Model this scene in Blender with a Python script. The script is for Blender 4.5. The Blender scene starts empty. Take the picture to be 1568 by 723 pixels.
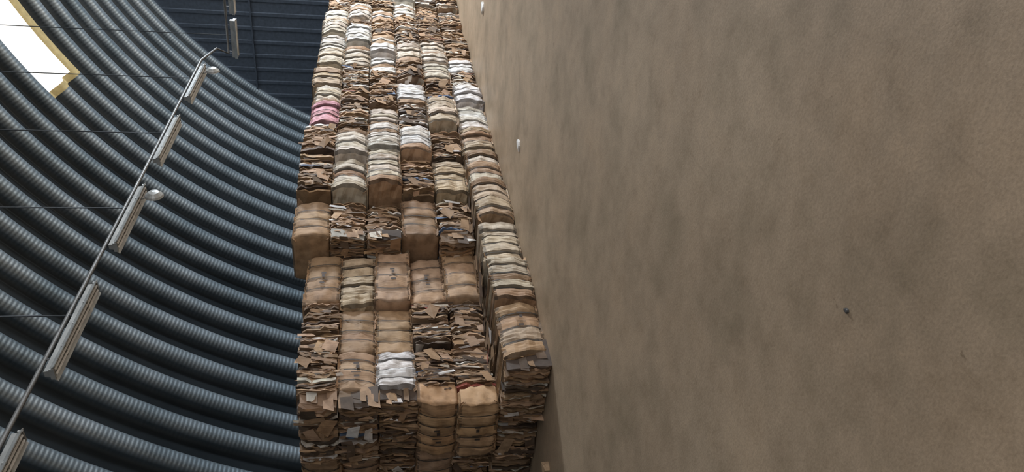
import bpy, math, random, bmesh
from mathutils import Vector, Matrix, noise
random.seed(7)
scn=bpy.context.scene
scn.view_settings.view_transform='Standard'
R=random.random
def U(a,b): return a+(b-a)*random.random()

# ---------------------------------------------------------------- helpers
def new_mat(name):
    m=bpy.data.materials.new(name); m.use_nodes=True
    nt=m.node_tree; b=nt.nodes['Principled BSDF']
    return m,nt,b
def N(nt,t,**kw):
    n=nt.nodes.new(t)
    for k,v in kw.items(): setattr(n,k,v)
    return n
def ramp(nt,stops):
    n=nt.nodes.new('ShaderNodeValToRGB'); e=n.color_ramp.elements
    while len(e)<len(stops): e.new(0.5)
    for i,(p,c) in enumerate(stops):
        e[i].position=p; e[i].color=(c[0],c[1],c[2],1)
    return n
def mesh_obj(name,verts,faces,mat,cols=None,parent=None,smooth=False):
    me=bpy.data.meshes.new(name); me.from_pydata(verts,[],faces); me.update()
    if cols:
        at=me.color_attributes.new('Col','FLOAT_COLOR','CORNER')
        buf=[]
        for p in me.polygons:
            c=cols[p.index]
            for _ in range(p.loop_total): buf.extend((c[0],c[1],c[2],1))
        at.data.foreach_set('color',buf)
    if smooth:
        for p in me.polygons: p.use_smooth=True
    if mat: me.materials.append(mat)
    o=bpy.data.objects.new(name,me); scn.collection.objects.link(o)
    if parent: o.parent=parent
    return o
def empty(name,loc=(0,0,0)):
    e=bpy.data.objects.new(name,None); e.location=loc; scn.collection.objects.link(e); return e

# ---------------------------------------------------------------- camera
H=3.0; F=1150.0; TH=math.radians(34.4); PH=math.radians(9.96)
fwd=Vector((-math.sin(TH)*math.cos(PH),math.cos(TH)*math.cos(PH),-math.sin(PH)))
right=Vector((math.cos(TH),math.sin(TH),0)); up=right.cross(fwd)
cx=-up; cy=right; cz=-fwd
cam=bpy.data.cameras.new('camera'); co=bpy.data.objects.new('camera',cam); scn.collection.objects.link(co)
M=Matrix(((cx.x,cy.x,cz.x,0),(cx.y,cy.y,cz.y,0),(cx.z,cy.z,cz.z,H),(0,0,0,1)))
co.matrix_world=M
cam.sensor_fit='HORIZONTAL'; cam.sensor_width=36; cam.lens=F/1568*36; cam.clip_end=500
scn.camera=co

# ---------------------------------------------------------------- materials
mf,nt,b=new_mat('concrete_floor')
tc=N(nt,'ShaderNodeTexCoord')
def noi(scale,det,rough,src=None):
    n=N(nt,'ShaderNodeTexNoise'); n.inputs['Scale'].default_value=scale; n.inputs['Detail'].default_value=det; n.inputs['Roughness'].default_value=rough
    nt.links.new(src or tc.outputs['Object'],n.inputs['Vector']); return n
def mul(a,bb):
    m=N(nt,'ShaderNodeMixRGB',blend_type='MULTIPLY'); m.inputs[0].default_value=1
    nt.links.new(a,m.inputs[1]); nt.links.new(bb,m.inputs[2]); return m.outputs[0]
n1=noi(.45,9,.62); n2=noi(2.4,14,.8); n3=noi(45,5,.6); n5=noi(.9,8,.6)
mp=N(nt,'ShaderNodeMapping'); mp.inputs['Scale'].default_value=(9,.5,1); mp.inputs['Rotation'].default_value=(0,0,.35)
nt.links.new(tc.outputs['Object'],mp.inputs['Vector']); n6=noi(1,8,.75,mp.outputs[0])
n7=noi(7,4,.6)
r1=ramp(nt,[(.34,(.335,.245,.162)),(.5,(.405,.298,.20)),(.66,(.465,.35,.24))]); nt.links.new(n1.outputs['Fac'],r1.inputs['Fac'])
r2=ramp(nt,[(.32,(.68,.66,.62)),(.43,(.89,.88,.86)),(.55,(1,1,1)),(.68,(1.12,1.10,1.08))]); nt.links.new(n2.outputs['Fac'],r2.inputs['Fac'])
r3=ramp(nt,[(.35,(.86,.86,.86)),(.6,(1.04,1.04,1.04))]); nt.links.new(n3.outputs['Fac'],r3.inputs['Fac'])
r5=ramp(nt,[(.32,(.86,.88,.86)),(.5,(1,1,1)),(.7,(1.04,1.01,.98))]); nt.links.new(n5.outputs['Fac'],r5.inputs['Fac'])
r6=ramp(nt,[(.30,(.88,.87,.86)),(.40,(1,1,1)),(.66,(1,1,1)),(.74,(1.08,1.08,1.08))]); nt.links.new(n6.outputs['Fac'],r6.inputs['Fac'])
r7=ramp(nt,[(.25,(.6,.57,.53)),(.31,(1,1,1))]); nt.links.new(n7.outputs['Fac'],r7.inputs['Fac'])
c=mul(r1.outputs[0],r2.outputs[0]); c=mul(c,r3.outputs[0]); c=mul(c,r5.outputs[0]); c=mul(c,r6.outputs[0]); c=mul(c,r7.outputs[0])
nt.links.new(c,b.inputs['Base Color'])
b.inputs['Roughness'].default_value=.5
bp=N(nt,'ShaderNodeBump'); bp.inputs['Strength'].default_value=.2; bp.inputs['Distance'].default_value=.01
nt.links.new(n3.outputs['Fac'],bp.inputs['Height']); nt.links.new(bp.outputs[0],b.inputs['Normal'])

mc,nt,b=new_mat('cardboard_vertexcol')
at=N(nt,'ShaderNodeAttribute',attribute_name='Col')
tc=N(nt,'ShaderNodeTexCoord')
n1=noi(5,7,.55)
r1=ramp(nt,[(.3,(.60,.57,.53)),(.55,(1,1,1)),(.8,(1.1,1.1,1.1))]); nt.links.new(n1.outputs['Fac'],r1.inputs['Fac'])
nt.links.new(mul(at.outputs['Color'],r1.outputs[0]),b.inputs['Base Color']); b.inputs['Roughness'].default_value=.7
mp=N(nt,'ShaderNodeMapping'); mp.inputs['Scale'].default_value=(34,3,1.3)
nt.links.new(tc.outputs['Object'],mp.inputs['Vector'])
n4=noi(1,3,.5,mp.outputs[0])
bp=N(nt,'ShaderNodeBump'); bp.inputs['Strength'].default_value=.3; bp.inputs['Distance'].default_value=.025
nt.links.new(n4.outputs['Fac'],bp.inputs['Height']); nt.links.new(bp.outputs[0],b.inputs['Normal'])

mv,nt,b=new_mat('galvanised_corrugated_steel')
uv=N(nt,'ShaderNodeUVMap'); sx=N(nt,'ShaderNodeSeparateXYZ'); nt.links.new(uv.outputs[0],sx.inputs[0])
ml=N(nt,'ShaderNodeMath',operation='MULTIPLY'); ml.inputs[1].default_value=2*math.pi/.13
nt.links.new(sx.outputs['Y'],ml.inputs[0])
sn=N(nt,'ShaderNodeMath',operation='SINE'); nt.links.new(ml.outputs[0],sn.inputs[0])
mm=N(nt,'ShaderNodeMath',operation='MULTIPLY'); nt.links.new(sn.outputs[0],mm.inputs[0]); nt.links.new(sx.outputs['X'],mm.inputs[1])
tc=N(nt,'ShaderNodeTexCoord')
n1=noi(.5,6,.6)
r1=ramp(nt,[(.3,(.22,.28,.32)),(.7,(.41,.47,.51))]); nt.links.new(n1.outputs['Fac'],r1.inputs['Fac'])
r5=ramp(nt,[(0,(.09,.095,.10)),(.45,(.24,.25,.26)),(.85,(1,1,1))]); nt.links.new(sx.outputs['X'],r5.inputs['Fac'])  # crests lightened, troughs darkened: rib highlight and shade put into the base colour
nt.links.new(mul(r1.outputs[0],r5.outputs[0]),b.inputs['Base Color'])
b.inputs['Metallic'].default_value=.7; b.inputs['Roughness'].default_value=.38
bp=N(nt,'ShaderNodeBump'); bp.inputs['Strength'].default_value=.45; bp.inputs['Distance'].default_value=.006
nt.links.new(mm.outputs[0],bp.inputs['Height']); nt.links.new(bp.outputs[0],b.inputs['Normal'])

def simple(name,col,rough=.5,metal=0,emi=None,es=0):
    m,nt,b=new_mat(name)
    tc=N(nt,'ShaderNodeTexCoord'); n=N(nt,'ShaderNodeTexNoise'); n.inputs['Scale'].default_value=6; n.inputs['Detail'].default_value=4
    nt.links.new(tc.outputs['Object'],n.inputs['Vector'])
    r=ramp(nt,[(.3,tuple(c*.75 for c in col)),(.7,tuple(min(1,c*1.15) for c in col))])
    nt.links.new(n.outputs['Fac'],r.inputs['Fac']); nt.links.new(r.outputs[0],b.inputs['Base Color'])
    b.inputs['Roughness'].default_value=rough; b.inputs['Metallic'].default_value=metal
    if emi:
        b.inputs['Emission Color'].default_value=(*emi,1); b.inputs['Emission Strength'].default_value=es
    return m
m_end=simple('end_wall_blue_sheet',(.052,.066,.088),.7,0)
m_lamp=simple('lamp_housing_grey',(.42,.43,.42),.4,.3)
m_tube=simple('lamp_tube_glass',(.8,.8,.78),.2)
m_dark=simple('cable_dark',(.12,.12,.12),.5,.5)
m_cable=simple('conduit_grey',(.19,.19,.185),.5,.4)
m_wire=simple('wire_steel',(.07,.08,.09),.5,.5)
m_core=simple('stack_core_dark',(.03,.02,.014),.9)  # near-black filler: shade of the gaps between bales put into its colour
m_paper=simple('paper_white',(.8,.78,.74),.8)
m_sky=simple('translucent_skylight',(.9,.87,.8),.5,0,(1,.95,.88),1.2)
m_gold=simple('skylight_yellowed_edge',(.34,.27,.13),.5,0,(.50,.37,.15),.22)

mesh_obj('floor',[(-45,-25,0),(60,-25,0),(60,60,0),(-45,60,0)],[(0,1,2,3)],mf)

# ---------------------------------------------------------------- vault
XC,ZC,RV=-1.8,-1.4,19.6
YE=40.0; SP=1.3
a0=math.pi-math.asin(1.4/RV)
a1=math.radians(55)
NA=150; NS=16
def prof(p):
    c=.5+.5*math.cos(2*math.pi*p)
    t=max(0,(c-.32)/.68)
    return math.sin(math.pi/2*t)
ys=[]
nr=int((YE+9)/SP)
for i in range(nr*NS+1): ys.append(YE-i*SP/NS)
angs=[a0+(a1-a0)*i/NA for i in range(NA+1)]
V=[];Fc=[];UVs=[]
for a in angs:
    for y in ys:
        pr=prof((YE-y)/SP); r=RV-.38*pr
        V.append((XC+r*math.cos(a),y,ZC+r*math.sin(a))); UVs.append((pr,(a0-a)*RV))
n=len(ys)
SKY_Y=(YE-9.9*SP,YE-7.9*SP)
SKY_A=(math.radians(70),math.radians(124.6))
skyF=[]
for i in range(NA):
    am=(angs[i]+angs[i+1])/2
    for j in range(n-1):
        ym=(ys[j]+ys[j+1])/2
        f=(i*n+j,i*n+j+1,(i+1)*n+j+1,(i+1)*n+j)
        if SKY_Y[0]<ym<SKY_Y[1] and SKY_A[0]<am<SKY_A[1]: skyF.append((f,am,ym)); continue
        Fc.append(f)
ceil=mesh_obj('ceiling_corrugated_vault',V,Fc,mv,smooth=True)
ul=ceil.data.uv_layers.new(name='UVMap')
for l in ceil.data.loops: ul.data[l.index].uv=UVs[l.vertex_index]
sky=mesh_obj('window_1_skylight_panel',V,[f[0] for f in skyF],m_sky,smooth=True)
sky.data.materials.append(m_gold)
for p,(f,am,ym) in zip(sky.data.polygons,skyF):
    if am>SKY_A[1]-math.radians(.7) or ym>SKY_Y[1]-.34: p.material_index=1
bm=bmesh.new(); bm.from_mesh(sky.data)
bmesh.ops.delete(bm,geom=[v for v in bm.verts if not v.link_faces],context='VERTS'); bm.to_mesh(sky.data); bm.free()

def endwall(name,yw,s):
    V=[];Fc=[];x=XC-RV-.2; pts=[]
    while x<18:
        pts+= [(x,0),(x+.5,0),(x+.55,-.016),(x+.7,-.016),(x+.75,0)]
        x+=.75
    for (px,dy) in pts:
        V.append((px,yw+s*(.02+dy),0)); 
        hh=RV**2-(px-XC)**2
        V.append((px,yw+s*(.02+dy),max(.05,ZC+math.sqrt(max(0,hh))+.05)))
    for i in range(len(pts)-1): Fc.append((2*i,2*i+2,2*i+3,2*i+1))
    mesh_obj(name,V,Fc,m_end)
endwall('wall_far',YE,1); endwall('wall_near',ys[-1]+.1,-1)
def box(V,Fc,c,s):
    b0=len(V)
    for dx in (-1,1):
        for dy in (-1,1):
            for dz in (-1,1): V.append((c[0]+dx*s[0]/2,c[1]+dy*s[1]/2,c[2]+dz*s[2]/2))
    for f in ((0,1,3,2),(4,6,7,5),(0,4,5,1),(2,3,7,6),(0,2,6,4),(1,5,7,3)): Fc.append(tuple(b0+k for k in f))
V=[];Fc=[]
for z in (9.6,):
    w=math.sqrt(RV**2-(z-ZC)**2)-.4
    box(V,Fc,(XC,YE-.10,z),(2*w,.08,.08))
mesh_obj('trim_1_end_wall_girt',V,Fc,m_end)

# ---------------------------------------------------------------- bales
stack=empty('cardboard_bale_stack',(-12,20,0))
BR=[(.38,.24,.135),(.43,.275,.155),(.33,.205,.115),(.46,.30,.185)]
WH=[(.78,.73,.66),(.72,.66,.57),(.68,.59,.48),(.82,.79,.75)]
def jit(c,s=.12):
    k=1+U(-s,s); return (c[0]*k*(1+U(-.03,.03)),c[1]*k,c[2]*k*(1+U(-.05,.05)))
def sheetcol(light):
    r=R()
    if r<light: return jit(random.choice(WH),.15)
    if r<light+.012: return jit(random.choice([(.15,.22,.36),(.42,.12,.09)]))
    if r<light+.22: return jit((.13,.085,.055),.3)
    return jit(random.choice(BR),.3)
def smooth_bale(L,D,Hh,col,seed,lobes=5,mark=False,amp=1.0):
    V=[];Fc=[];C=[];idx={}
    flat=amp<.6
    per=8; nL,nD,nH=lobes*per,6,12
    ph=seed*13.7
    skew=U(-.06,.06); bowx=U(-.09,.09)
    rag=[[U(-1,1) for _ in range(2)] for _ in range(nL+1)]
    rg2=[U(-1,1)*(.35 if flat else 1) for _ in range(nL+1)]
    lb=[U(-.04,.04)*(.5 if flat else 1) for _ in range(lobes)]
    ed=[0]+[s/lobes+U(-.03,.03) for s in range(1,lobes)]+[1]
    def upos(i):
        s=min(lobes-1,i//per); f=(i-s*per)/per
        return 2*(ed[s]+(ed[s+1]-ed[s])*f)-1
    bar=U(.02,.07) if flat else U(.03,.09)
    def vert(i,j,k):
        key=(i,j,k)
        if key in idx: return idx[key]
        u=upos(i); d=2*j/nD-1; w=2*k/nH-1
        s=abs(math.sin(math.pi*i/per)); g=s**.28 if s>1e-6 else 0
        f=(i%per)/per
        lo=(lb[min(lobes-1,i//per)]+.03*math.sin(ph+i//per*2.1)*(f-.5))*(g>0)
        endr=1-max(0,abs(u)-.95)*1.0
        nz=noise.noise(Vector((u*2+ph,d*2,w*2)))*.05+noise.noise(Vector((u*14+ph,d*3,w*2)))*(.008 if flat else .02)+(rg2[i]*.007)
        x=L/2*u*(1-.01*(d*d+w*w)/2)
        if abs(u)>.99: x+=noise.noise(Vector((ph+5,w*3,d*3)))*.05
        x+= bowx*(1-w*w)+skew*w
        y=D/2*d*(.91+.045*(1-abs(w)**7))*endr+ (d*(bar*(1-w*w)+.06*amp*g*(.5+.5*(1-w*w))+nz+lo) if abs(d)>.5 else 0)
        z=Hh/2*w*.975+(w*(.02*g) if abs(w)>.5 else 0)
        if k in (0,nH): z+=rag[i][0 if k else 1]*.03; y+=d*rg2[i]*.02
        idx[key]=len(V); V.append((x,y,z)); return idx[key]
    lobec=[jit(col,.05 if flat else .12) for _ in range(lobes)]
    for q in range(lobes):
        if R()<.15 and not flat: lobec[q]=jit(random.choice(BR),.15)
    gk=.75 if flat else .4  # faces next to strap grooves darkened: crease shade put into the colour
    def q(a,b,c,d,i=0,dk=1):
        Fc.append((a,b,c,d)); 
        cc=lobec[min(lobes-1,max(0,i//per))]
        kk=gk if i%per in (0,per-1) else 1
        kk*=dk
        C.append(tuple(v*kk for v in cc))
    for i in range(nL):
        st=U(.9,1.05) if not flat else U(.97,1.02)
        for k in range(nH):
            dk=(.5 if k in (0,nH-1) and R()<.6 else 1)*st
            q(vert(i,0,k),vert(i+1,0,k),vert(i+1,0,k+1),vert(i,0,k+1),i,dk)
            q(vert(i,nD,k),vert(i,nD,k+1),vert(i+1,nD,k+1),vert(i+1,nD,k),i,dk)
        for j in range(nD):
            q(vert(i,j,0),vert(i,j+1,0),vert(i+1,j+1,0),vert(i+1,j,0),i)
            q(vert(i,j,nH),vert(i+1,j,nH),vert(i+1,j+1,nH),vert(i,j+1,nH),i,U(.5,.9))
    for j in range(nD):
        for k in range(nH):
            q(vert(0,j,k),vert(0,j,k+1),vert(0,j+1,k+1),vert(0,j+1,k),2)
            q(vert(nL,j,k),vert(nL,j+1,k),vert(nL,j+1,k+1),vert(nL,j,k+1),nL-2)
    for s in range(1,lobes):
        u=2*ed[s]-1
        for sy in (-1,1):
            for kk in range(6):
                w0=-1+kk/3; w1=w0+1/3
                def xx(w): return L/2*u+bowx*(1-w*w)+skew*w
                def yy(w): return sy*(D/2*(.91+.045*(1-abs(w)**7))+bar*(1-w*w)+.035)
                b0=len(V)
                V.extend([(xx(w0)-.009,yy(w0),Hh/2*w0*.95),(xx(w0)+.009,yy(w0),Hh/2*w0*.95),(xx(w1)+.009,yy(w1),Hh/2*w1*.95),(xx(w1)-.009,yy(w1),Hh/2*w1*.95)])
                Fc.append((b0,b0+1,b0+2,b0+3) if sy<0 else (b0+3,b0+2,b0+1,b0)); C.append((.05,.045,.04))
    nbody=len(Fc)
    yo=-(D/2*.97+.05)
    for zz in (-1,1):
        for _ in range(random.randint(10,16)):
            cxx=U(-.48,.48)*L; w=U(.03,.14); z0=zz*Hh*.45
            t=U(-.03,.03); out=U(-.02,.05); b0=len(V)
            V.extend([(cxx-w,yo+.13,z0-zz*.04),(cxx+w,yo+.13,z0-zz*.04+t),(cxx+w+t,yo+.07-out,z0+zz*U(.03,.06)),(cxx-w+t,yo+.08-out,z0+zz*U(.03,.06))])
            Fc.append((b0,b0+1,b0+2,b0+3)); C.append(jit(random.choice(BR+[col,(.15,.1,.06)]),.3))
    if mark:
        yo=-(D/2*.955+bar+.06*amp+.05)
        cxx=U(-.12,.12)*L
        for s,(ww,hh) in enumerate(((.05,.05),(.02,.09),(.09,.03),(.05,.05))):
            b0=len(V); x0=cxx-.2+s*.11; zc=U(-.02,.02)
            V.extend([(x0,yo,zc-hh),(x0+ww,yo,zc-hh),(x0+ww,yo,zc+hh),(x0,yo,zc+hh)])
            Fc.append((b0,b0+1,b0+2,b0+3)); C.append((.07,.05,.04))
    return V,Fc,C,flat
def messy_bale(L,D,Hh,light,seed):
    V=[];Fc=[];C=[]
    n=random.randint(20,34); x=-L/2
    ph=seed*7.7
    bow=U(-.10,.10)
    ts=[U(.35,1.9) for _ in range(n)]; tot=sum(ts)
    for s in range(n):
        t=ts[s]/tot*L
        zt=Hh/2*(1+U(-.12,.05)); zb=-Hh/2*(1+U(-.08,.03))
        yf=-D/2*(1+U(-.17,.08)-.05*abs(math.sin(s*.5+ph))); yb=D/2*U(.9,1.02)
        m=8; P=[]
        tilt=U(-.06,.06)
        for k in range(m+1):
            z=zb+(zt-zb)*k/m; w=2*k/m-1
            P.append((yf*(.93+.09*(1-w**4))+U(-.03,.035)+ .05*noise.noise(Vector((ph+s*.2,w*2,0))),z))
        P+= [(yf*.3,zt+U(-.03,.02)),(yb*.5,zt+U(-.03,.02)),(yb,zt),(yb,zb)]
        c=sheetcol(light); b0=len(V); k=len(P)
        for e,xx in enumerate((x,x+t*.9)):
            for (py,pz) in P:
                w=pz/(Hh/2)
                V.append((xx+bow*(1-w*w)+tilt*w+(.03*noise.noise(Vector((s*.4,pz*5,ph)))),py,pz))
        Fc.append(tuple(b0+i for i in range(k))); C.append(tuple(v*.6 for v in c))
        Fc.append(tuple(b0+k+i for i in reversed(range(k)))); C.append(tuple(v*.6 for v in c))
        for i in range(k):
            j=(i+1)%k; Fc.append((b0+i,b0+k+i,b0+k+j,b0+j)); C.append(jit(c,.12))
        x+=t
    for _ in range(random.randint(18,28)):
        cxx=U(-.48,.48)*L; cz=U(-.36,.36)*Hh; a=U(.012,.045); h2=U(.08,.26); yo=-D/2*1.0+U(-.05,.03)
        ang=U(-.22,.22); tl=U(-.06,.05)
        b0=len(V)
        for (px,pz,k) in ((-a,-h2,0),(a,-h2*U(.5,1),0.4),(a*U(.6,1),h2,1),(-a*U(.4,1),h2*U(.6,1.1),.8)):
            V.append((cxx+px*math.cos(ang)-pz*math.sin(ang),yo+tl*k+U(-.02,.02),cz+px*math.sin(ang)+pz*math.cos(ang)))
        Fc.append((b0,b0+1,b0+2,b0+3)); C.append(sheetcol(light*.8+.03))
    for _ in range(random.randint(1,4)):
        cxx=U(-.4,.4)*L; cz=U(-.38,.38)*Hh; a=U(.10,.26); h2=U(.05,.15); yo=-D/2*1.0+U(-.05,0)
        ang=U(-.5,.5); b0=len(V); tl=U(-.10,.03)
        for (px,pz,k) in ((-a,-h2,0),(a,-h2*U(.5,1),0.4),(a*U(.6,1),h2,1),(-a*U(.4,1),h2*U(.6,1.1),.8)):
            V.append((cxx+px*math.cos(ang)-pz*math.sin(ang),yo+tl*k+U(-.02,.02),cz+px*math.sin(ang)+pz*math.cos(ang)))
        Fc.append((b0,b0+1,b0+2,b0+3)); C.append(sheetcol(light*.5))
    for _ in range(10):
        s=random.choice((-1,1)); cy_=U(-.45,.3)*D; cz=U(-.4,.4)*Hh; a=U(.05,.2); h2=U(.05,.15)
        b0=len(V)
        for (py,pz) in ((-a,-h2),(a,-h2*.7),(a*.8,h2),(-a*.7,h2*.8)):
            V.append((s*(L/2+U(.0,.05)),cy_+py,cz+pz))
        Fc.append((b0,b0+1,b0+2,b0+3)); C.append(sheetcol(light*.6))
    return V,Fc,C,False
cnt=[0]
def bale(face,p0,p1,q,z0,z1,kind,D=1.25):
    cnt[0]+=1; L=abs(p1-p0)*U(.935,.98); Hh=(z1-z0)*.97
    k=kind; t=k[:2]
    if k[0]=='A':
        col={'Aw':random.choice(WH),'Ab':random.choice(BR),'Al':random.choice([(.62,.51,.38),(.68,.59,.47),(.56,.43,.29)]),'Ap':(.78,.42,.48),'Ao':(.56,.345,.185)}[t]
        V,Fc,C,sm=smooth_bale(L,D,Hh,col,cnt[0],lobes=random.choice((4,5)) if t in('Ab','Ao') else random.choice((4,5,5,6)),mark=k.endswith('m'),amp=.35 if t in('Ab','Ao') else 1.0)
    else:
        V,Fc,C,sm=messy_bale(L,D,Hh,.32 if k=='Bw' else .09,cnt[0])
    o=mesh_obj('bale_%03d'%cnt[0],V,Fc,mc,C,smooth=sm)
    c=(p0+p1)/2+U(-.02,.02); zc=(z0+z1)/2
    tw=U(-.045,.045)
    if face=='S':
        o.matrix_world=Matrix.Translation((q-D/2+U(-.17,.05),c,zc))@Matrix.Rotation(math.pi/2+tw,4,'Z')@Matrix.Rotation(U(-.02,.02),4,'Y')
    else:
        o.matrix_world=Matrix.Translation((c,q+D/2+U(-.06,.08),zc))@Matrix.Rotation(tw,4,'Z')@Matrix.Rotation(U(-.02,.02),4,'Y')
    o.parent=stack; o.matrix_parent_inverse=Matrix.Translation((12,-20,0))
X1=-9.1
for (a,b_,k) in ((9.62,11.1,'Alm'),(11.1,12.45,'Al'),(12.45,14.0,'Al'),(14.0,15.6,'Al')):
    bale('S',a,b_,X1,0,.84,k)
for (a,b_,k,dd) in ((-10.5,-9.2,'B',.7),(-11.9,-10.5,'B',1.2),(-13.35,-11.9,'B',1.2),(-14.8,-13.35,'B',1.2)):
    bale('E',a,b_,9.42 if dd<1 else 9.55,0,.83,k,D=dd)
X2=-10.1; zt=[.83,1.6,2.36,3.1,3.84,4.58]
near=[ (12.45,14.15,['Ab','Abm','Abm','Al','Abm']),
       (10.95,12.45,['B','B','Ab','Ab','B']),
       (9.95,10.95,['B','B','Aw','Abm','B'])]
for ci,(a,b_,ks) in enumerate(near):
    for r in range(5):
        dz=(-.03*ci)*(r/4); off=U(-.1,.1)
        bale('S',a+off*(ci==1),b_+off*(ci==0)*.3,X2-U(0,.15),zt[r]+dz*.8,zt[r+1]+dz,ks[r],D=1.2)
endk=[['Aom','Aom','B','B','B'],['B','Ab','B','Ab','Ab'],['B','Ab','B','Ab','B'],['Ab','B','B','B','Ab']]
for c in range(4):
    for r in range(5):
        if c==0: q,dd=9.55+U(-.06,.04),.45
        else: q,dd=9.72+U(0,.12),1.2
        bale('E',-11.70-1.45*c,-10.22-1.45*c,q,zt[r]-.025*r,zt[r+1]-.025*(r+1),endk[c][r],D=dd)
zf=[0,.84,1.68,2.5,3.32,4.13,4.94]
tr=['Al','B','Ab','B','B','Ab']
for r in range(1,6):
    bale('S',14.25,15.6,-9.65,zf[r],zf[r+1],tr[r])
    if tr[r]=='B': bale('E',-10.85,-9.7,14.05,zf[r]+.02,zf[r+1]-.02,'B',D=.35)
rows=[['Al','Al','Aw','Aw','Bw','Aw','B','B','B'],
      ['Al','B','Al','B','Aw','Aw','B','B','Bw'],
      ['B','Aw','Bw','Aw','B','Aw','Bw','B','Aw'],
      ['Al','Aw','Aw','B','B','Aw','Aw','B','Aw'],
      ['Al','Aw','B','B','Bw','Aw','Aw','Bw','Aw'],
      ['B','B','Ap','Aw','Al','Al','Aw','Aw','Aw']]
for r in range(6):
    y=15.65+U(-.05,.1); i=0
    while y<37.6:
        L=U(1.25,1.62)
        k=rows[r][i] if i<len(rows[r]) else random.choice(['Aw','Al','Bw','B','B','Aw','B','Bw'])
        dz=.05*noise.noise(Vector((y*.3,r*.2,1)))
        dz2=.05*noise.noise(Vector((y*.3,r*.2+.2,1)))
        bale('S',y,y+L,X1+U(-.10,.06)-(.12 if i==0 and r else 0),zf[r]+(dz if r else 0),zf[r+1]+dz2+(U(-.09,.07) if r==5 else 0),k)
        y+=L; i+=1
V=[];Fc=[]
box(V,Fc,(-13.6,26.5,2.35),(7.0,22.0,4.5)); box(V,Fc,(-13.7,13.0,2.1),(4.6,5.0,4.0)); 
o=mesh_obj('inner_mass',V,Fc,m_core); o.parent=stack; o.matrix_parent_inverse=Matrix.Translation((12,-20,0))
V=[];Fc=[];C=[]
for _ in range(60):
    x=U(-10.2,-9.5); yy=U(9.9,15.6); z=.86+U(0,.05)
    a=U(.08,.3); b2=U(.04,.14); an=U(0,6.3); t=U(-.05,.05)
    b0=len(V)
    for (px,py,k) in ((-a,-b2,0),(a,-b2,1),(a,b2,1),(-a,b2,0)):
        V.append((x+px*math.cos(an)-py*math.sin(an),yy+px*math.sin(an)+py*math.cos(an),z+t*k+U(0,.04)))
    Fc.append((b0,b0+1,b0+2,b0+3)); C.append(tuple(v*.8 for v in sheetcol(.04)))
o=mesh_obj('loose_sheets',V,Fc,mc,C); o.parent=stack; o.matrix_parent_inverse=Matrix.Translation((12,-20,0))

# ---------------------------------------------------------------- suspended strip lights
LX,LZ=-8.8,8.0
def cyl(V,Fc,p,q,r,n=8):
    p=Vector(p);q=Vector(q);d=(q-p).normalized(); a=d.orthogonal().normalized(); b2=d.cross(a); b0=len(V)
    for e in (p,q):
        for i in range(n):
            t=2*math.pi*i/n; V.append(tuple(e+a*r*math.cos(t)+b2*r*math.sin(t)))
    for i in range(n): Fc.append((b0+i,b0+(i+1)%n,b0+n+(i+1)%n,b0+n+i))
    Fc.append(tuple(b0+i for i in reversed(range(n)))); Fc.append(tuple(b0+n+i for i in range(n)))
def strip_light(p0,p1,zroof,disc=False):
    p0=Vector(p0);p1=Vector(p1); c=(p0+p1)/2; d=(p1-p0); L=d.length; rot=d.to_track_quat('Y','Z').to_matrix().to_4x4()
    e=empty('suspended_strip_light',c)
    def add(nm,V,Fc,mat):
        o=mesh_obj(nm,[tuple(rot@Vector(v)) for v in V],Fc,mat); o.parent=e; return o
    V=[];Fc=[]
    P=[(-.16,-.08),(-.06,.02),(-.05,.09),(.05,.09),(.06,.02),(.16,-.08),(.145,-.085),(.045,.0),(-.045,.0),(-.145,-.085)]
    for yy in (-L/2,L/2):
        for (a,z) in P: V.append((a,yy,z))
    k=len(P)
    for i in range(k): Fc.append((i,(i+1)%k,k+(i+1)%k,k+i))
    Fc.append(tuple(range(k))[::-1]); Fc.append(tuple(range(k,2*k)))
    for yy in (-L/2,L/2,-L/4,L/4,0): box(V,Fc,(0,yy,-.03),(.20,.03,.07))
    add('reflector_housing',V,Fc,m_lamp)
    V=[];Fc=[]
    for a in (-.05,.05): cyl(V,Fc,(a,-L/2+.04,-.055),(a,L/2-.04,-.055),.022)
    add('tubes',V,Fc,m_tube)
    V=[];Fc=[]
    for yy in (-L*.35,L*.35): cyl(V,Fc,(0,yy,.08),(0,yy,.2),.012)
    add('brackets',V,Fc,m_dark)
    V=[];Fc=[]; cyl(V,Fc,(0,.3,.1),(0,.3,zroof-c.z-.05),.014,6)
    o=mesh_obj('hanger_wire',V,Fc,m_wire); o.parent=e
    if disc:
        V=[];Fc=[]; 
        nn=18; rr=[(.03,.10),(.10,.08),(.17,.02),(.19,-.02),(.17,-.01)]
        for (r,o_) in rr:
            for i in range(nn):
                t=2*math.pi*i/nn; V.append((.0+o_+.1, L*.30+r*math.cos(t), -.33+r*math.sin(t)))
        for j in range(len(rr)-1):
            for i in range(nn): Fc.append((j*nn+i,j*nn+(i+1)%nn,(j+1)*nn+(i+1)%nn,(j+1)*nn+i))
        Fc.append(tuple(range(nn))); Fc.append(tuple(range(4*nn,5*nn))[::-1])
        cyl(V,Fc,(.1,L*.30,-.33),(.0,L*.30,-.05),.015)
        add('bowl_lamp',V,Fc,m_lamp)
for i,yy in enumerate((5.65,9.0,12.35,15.7,19.05)):
    zr=ZC+math.sqrt(RV**2-(LX-XC)**2)
    strip_light((LX+.02,yy+.1,LZ-.06),(LX+.02,yy+2.25,LZ-.06),zr,disc=i in (2,4))
YT=23.0
strip_light((-9.1,YT,7.35),(-7.95,YT,7.32),16.5); strip_light((-7.75,YT,7.3),(-6.4,YT,7.28),16.8)
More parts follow.
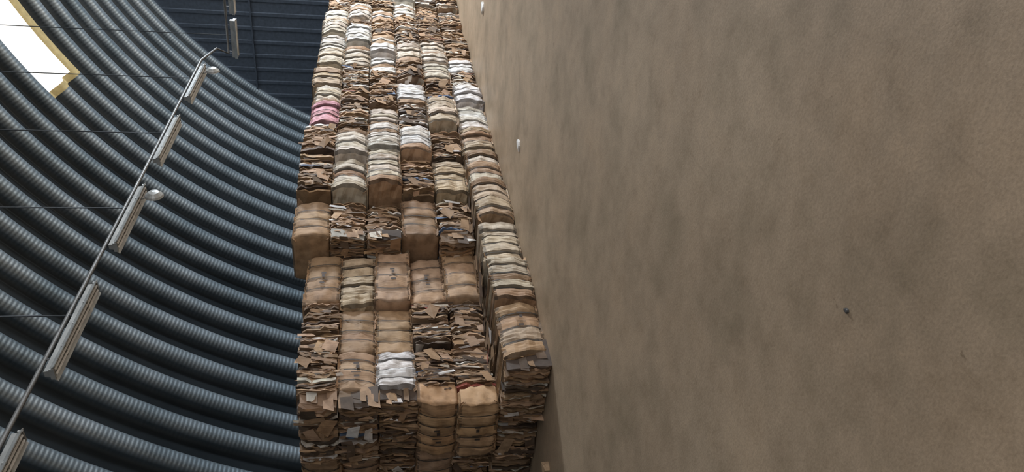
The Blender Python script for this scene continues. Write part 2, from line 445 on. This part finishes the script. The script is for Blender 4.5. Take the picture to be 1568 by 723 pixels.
def curve(name,pts,r,mat):
    cu=bpy.data.curves.new(name,'CURVE'); cu.dimensions='3D'; cu.bevel_depth=r; s=cu.splines.new('POLY'); s.points.add(len(pts)-1)
    for p,q in zip(s.points,pts): p.co=(*q,1)
    o=bpy.data.objects.new(name,cu); cu.materials.append(mat); scn.collection.objects.link(o); return o
curve('lamp_power_cable',[(LX,2,LZ+.12),(LX,8,LZ+.14),(LX,15,LZ+.11),(LX,21.9,LZ+.12),(LX+.1,22.6,LZ-.2),(-9.0,YT,7.55),(-7.6,YT,7.5),(-5,YT,7.5)],.036,m_cable)

# ---------------------------------------------------------------- floor scraps
def ground(px,py):
    v=784-px; r=361.5-py
    d=fwd*F+right*r+up*v; t=H/-d.z; return Vector((0,0,H))+d*t
def scrap(name,px,py,w,l,col,h=.012):
    p=ground(px,py); V=[];n=9;an=U(0,1)
    for zz in (0.001,h):
        for i in range(n):
            t=2*math.pi*i/n; k=U(.75,1.1) if zz<.01 else 1
            V.append((w/2*math.cos(t)*(1+.2*math.sin(3*t)),l/2*math.sin(t),zz+ (h*.6*math.sin(2*t)+h*.6 if zz>.005 else 0)))
    Fc=[tuple(range(n))[::-1],tuple(range(n,2*n))]+[(i,(i+1)%n,n+(i+1)%n,n+i) for i in range(n)]
    o=mesh_obj(name,V,Fc,col); o.location=p; o.rotation_euler=(0,0,an)
scrap('paper_scrap',740,12,.35,.30,m_paper,.03)
scrap('paper_scrap',795,222,.28,.20,m_paper,.02)
m_card=simple('cardboard_chip',(.4,.27,.16),.8)
scrap('cardboard_scrap',840,716,.18,.2,m_card,.06)
scrap('cardboard_scrap',1298,476,.035,.035,m_dark,.01)

# ---------------------------------------------------------------- light
w=bpy.data.worlds.new('world'); scn.world=w; w.use_nodes=True
bg=w.node_tree.nodes['Background']; bg.inputs[0].default_value=(.96,.97,1,1); bg.inputs[1].default_value=1.65
def area(name,loc,tgt,sx_,sy_,e,col):
    l=bpy.data.lights.new(name,'AREA'); l.shape='RECTANGLE'; l.size=sx_; l.size_y=sy_; l.energy=e; l.color=col
    o=bpy.data.objects.new(name,l); o.location=loc; o.rotation_euler=(Vector(tgt)-Vector(loc)).to_track_quat('-Z','Y').to_euler(); scn.collection.objects.link(o)
area('daylight_far_doorway',(5,37.5,10),(-9,28,1.0),4,4,7500,(.84,.92,1))
area('fill_near_end',(3,-6,6),(-11,10,2.5),5,5,230,(1,.93,.84))  # added fill lamp that brightens the dark end faces; no doorway stands here
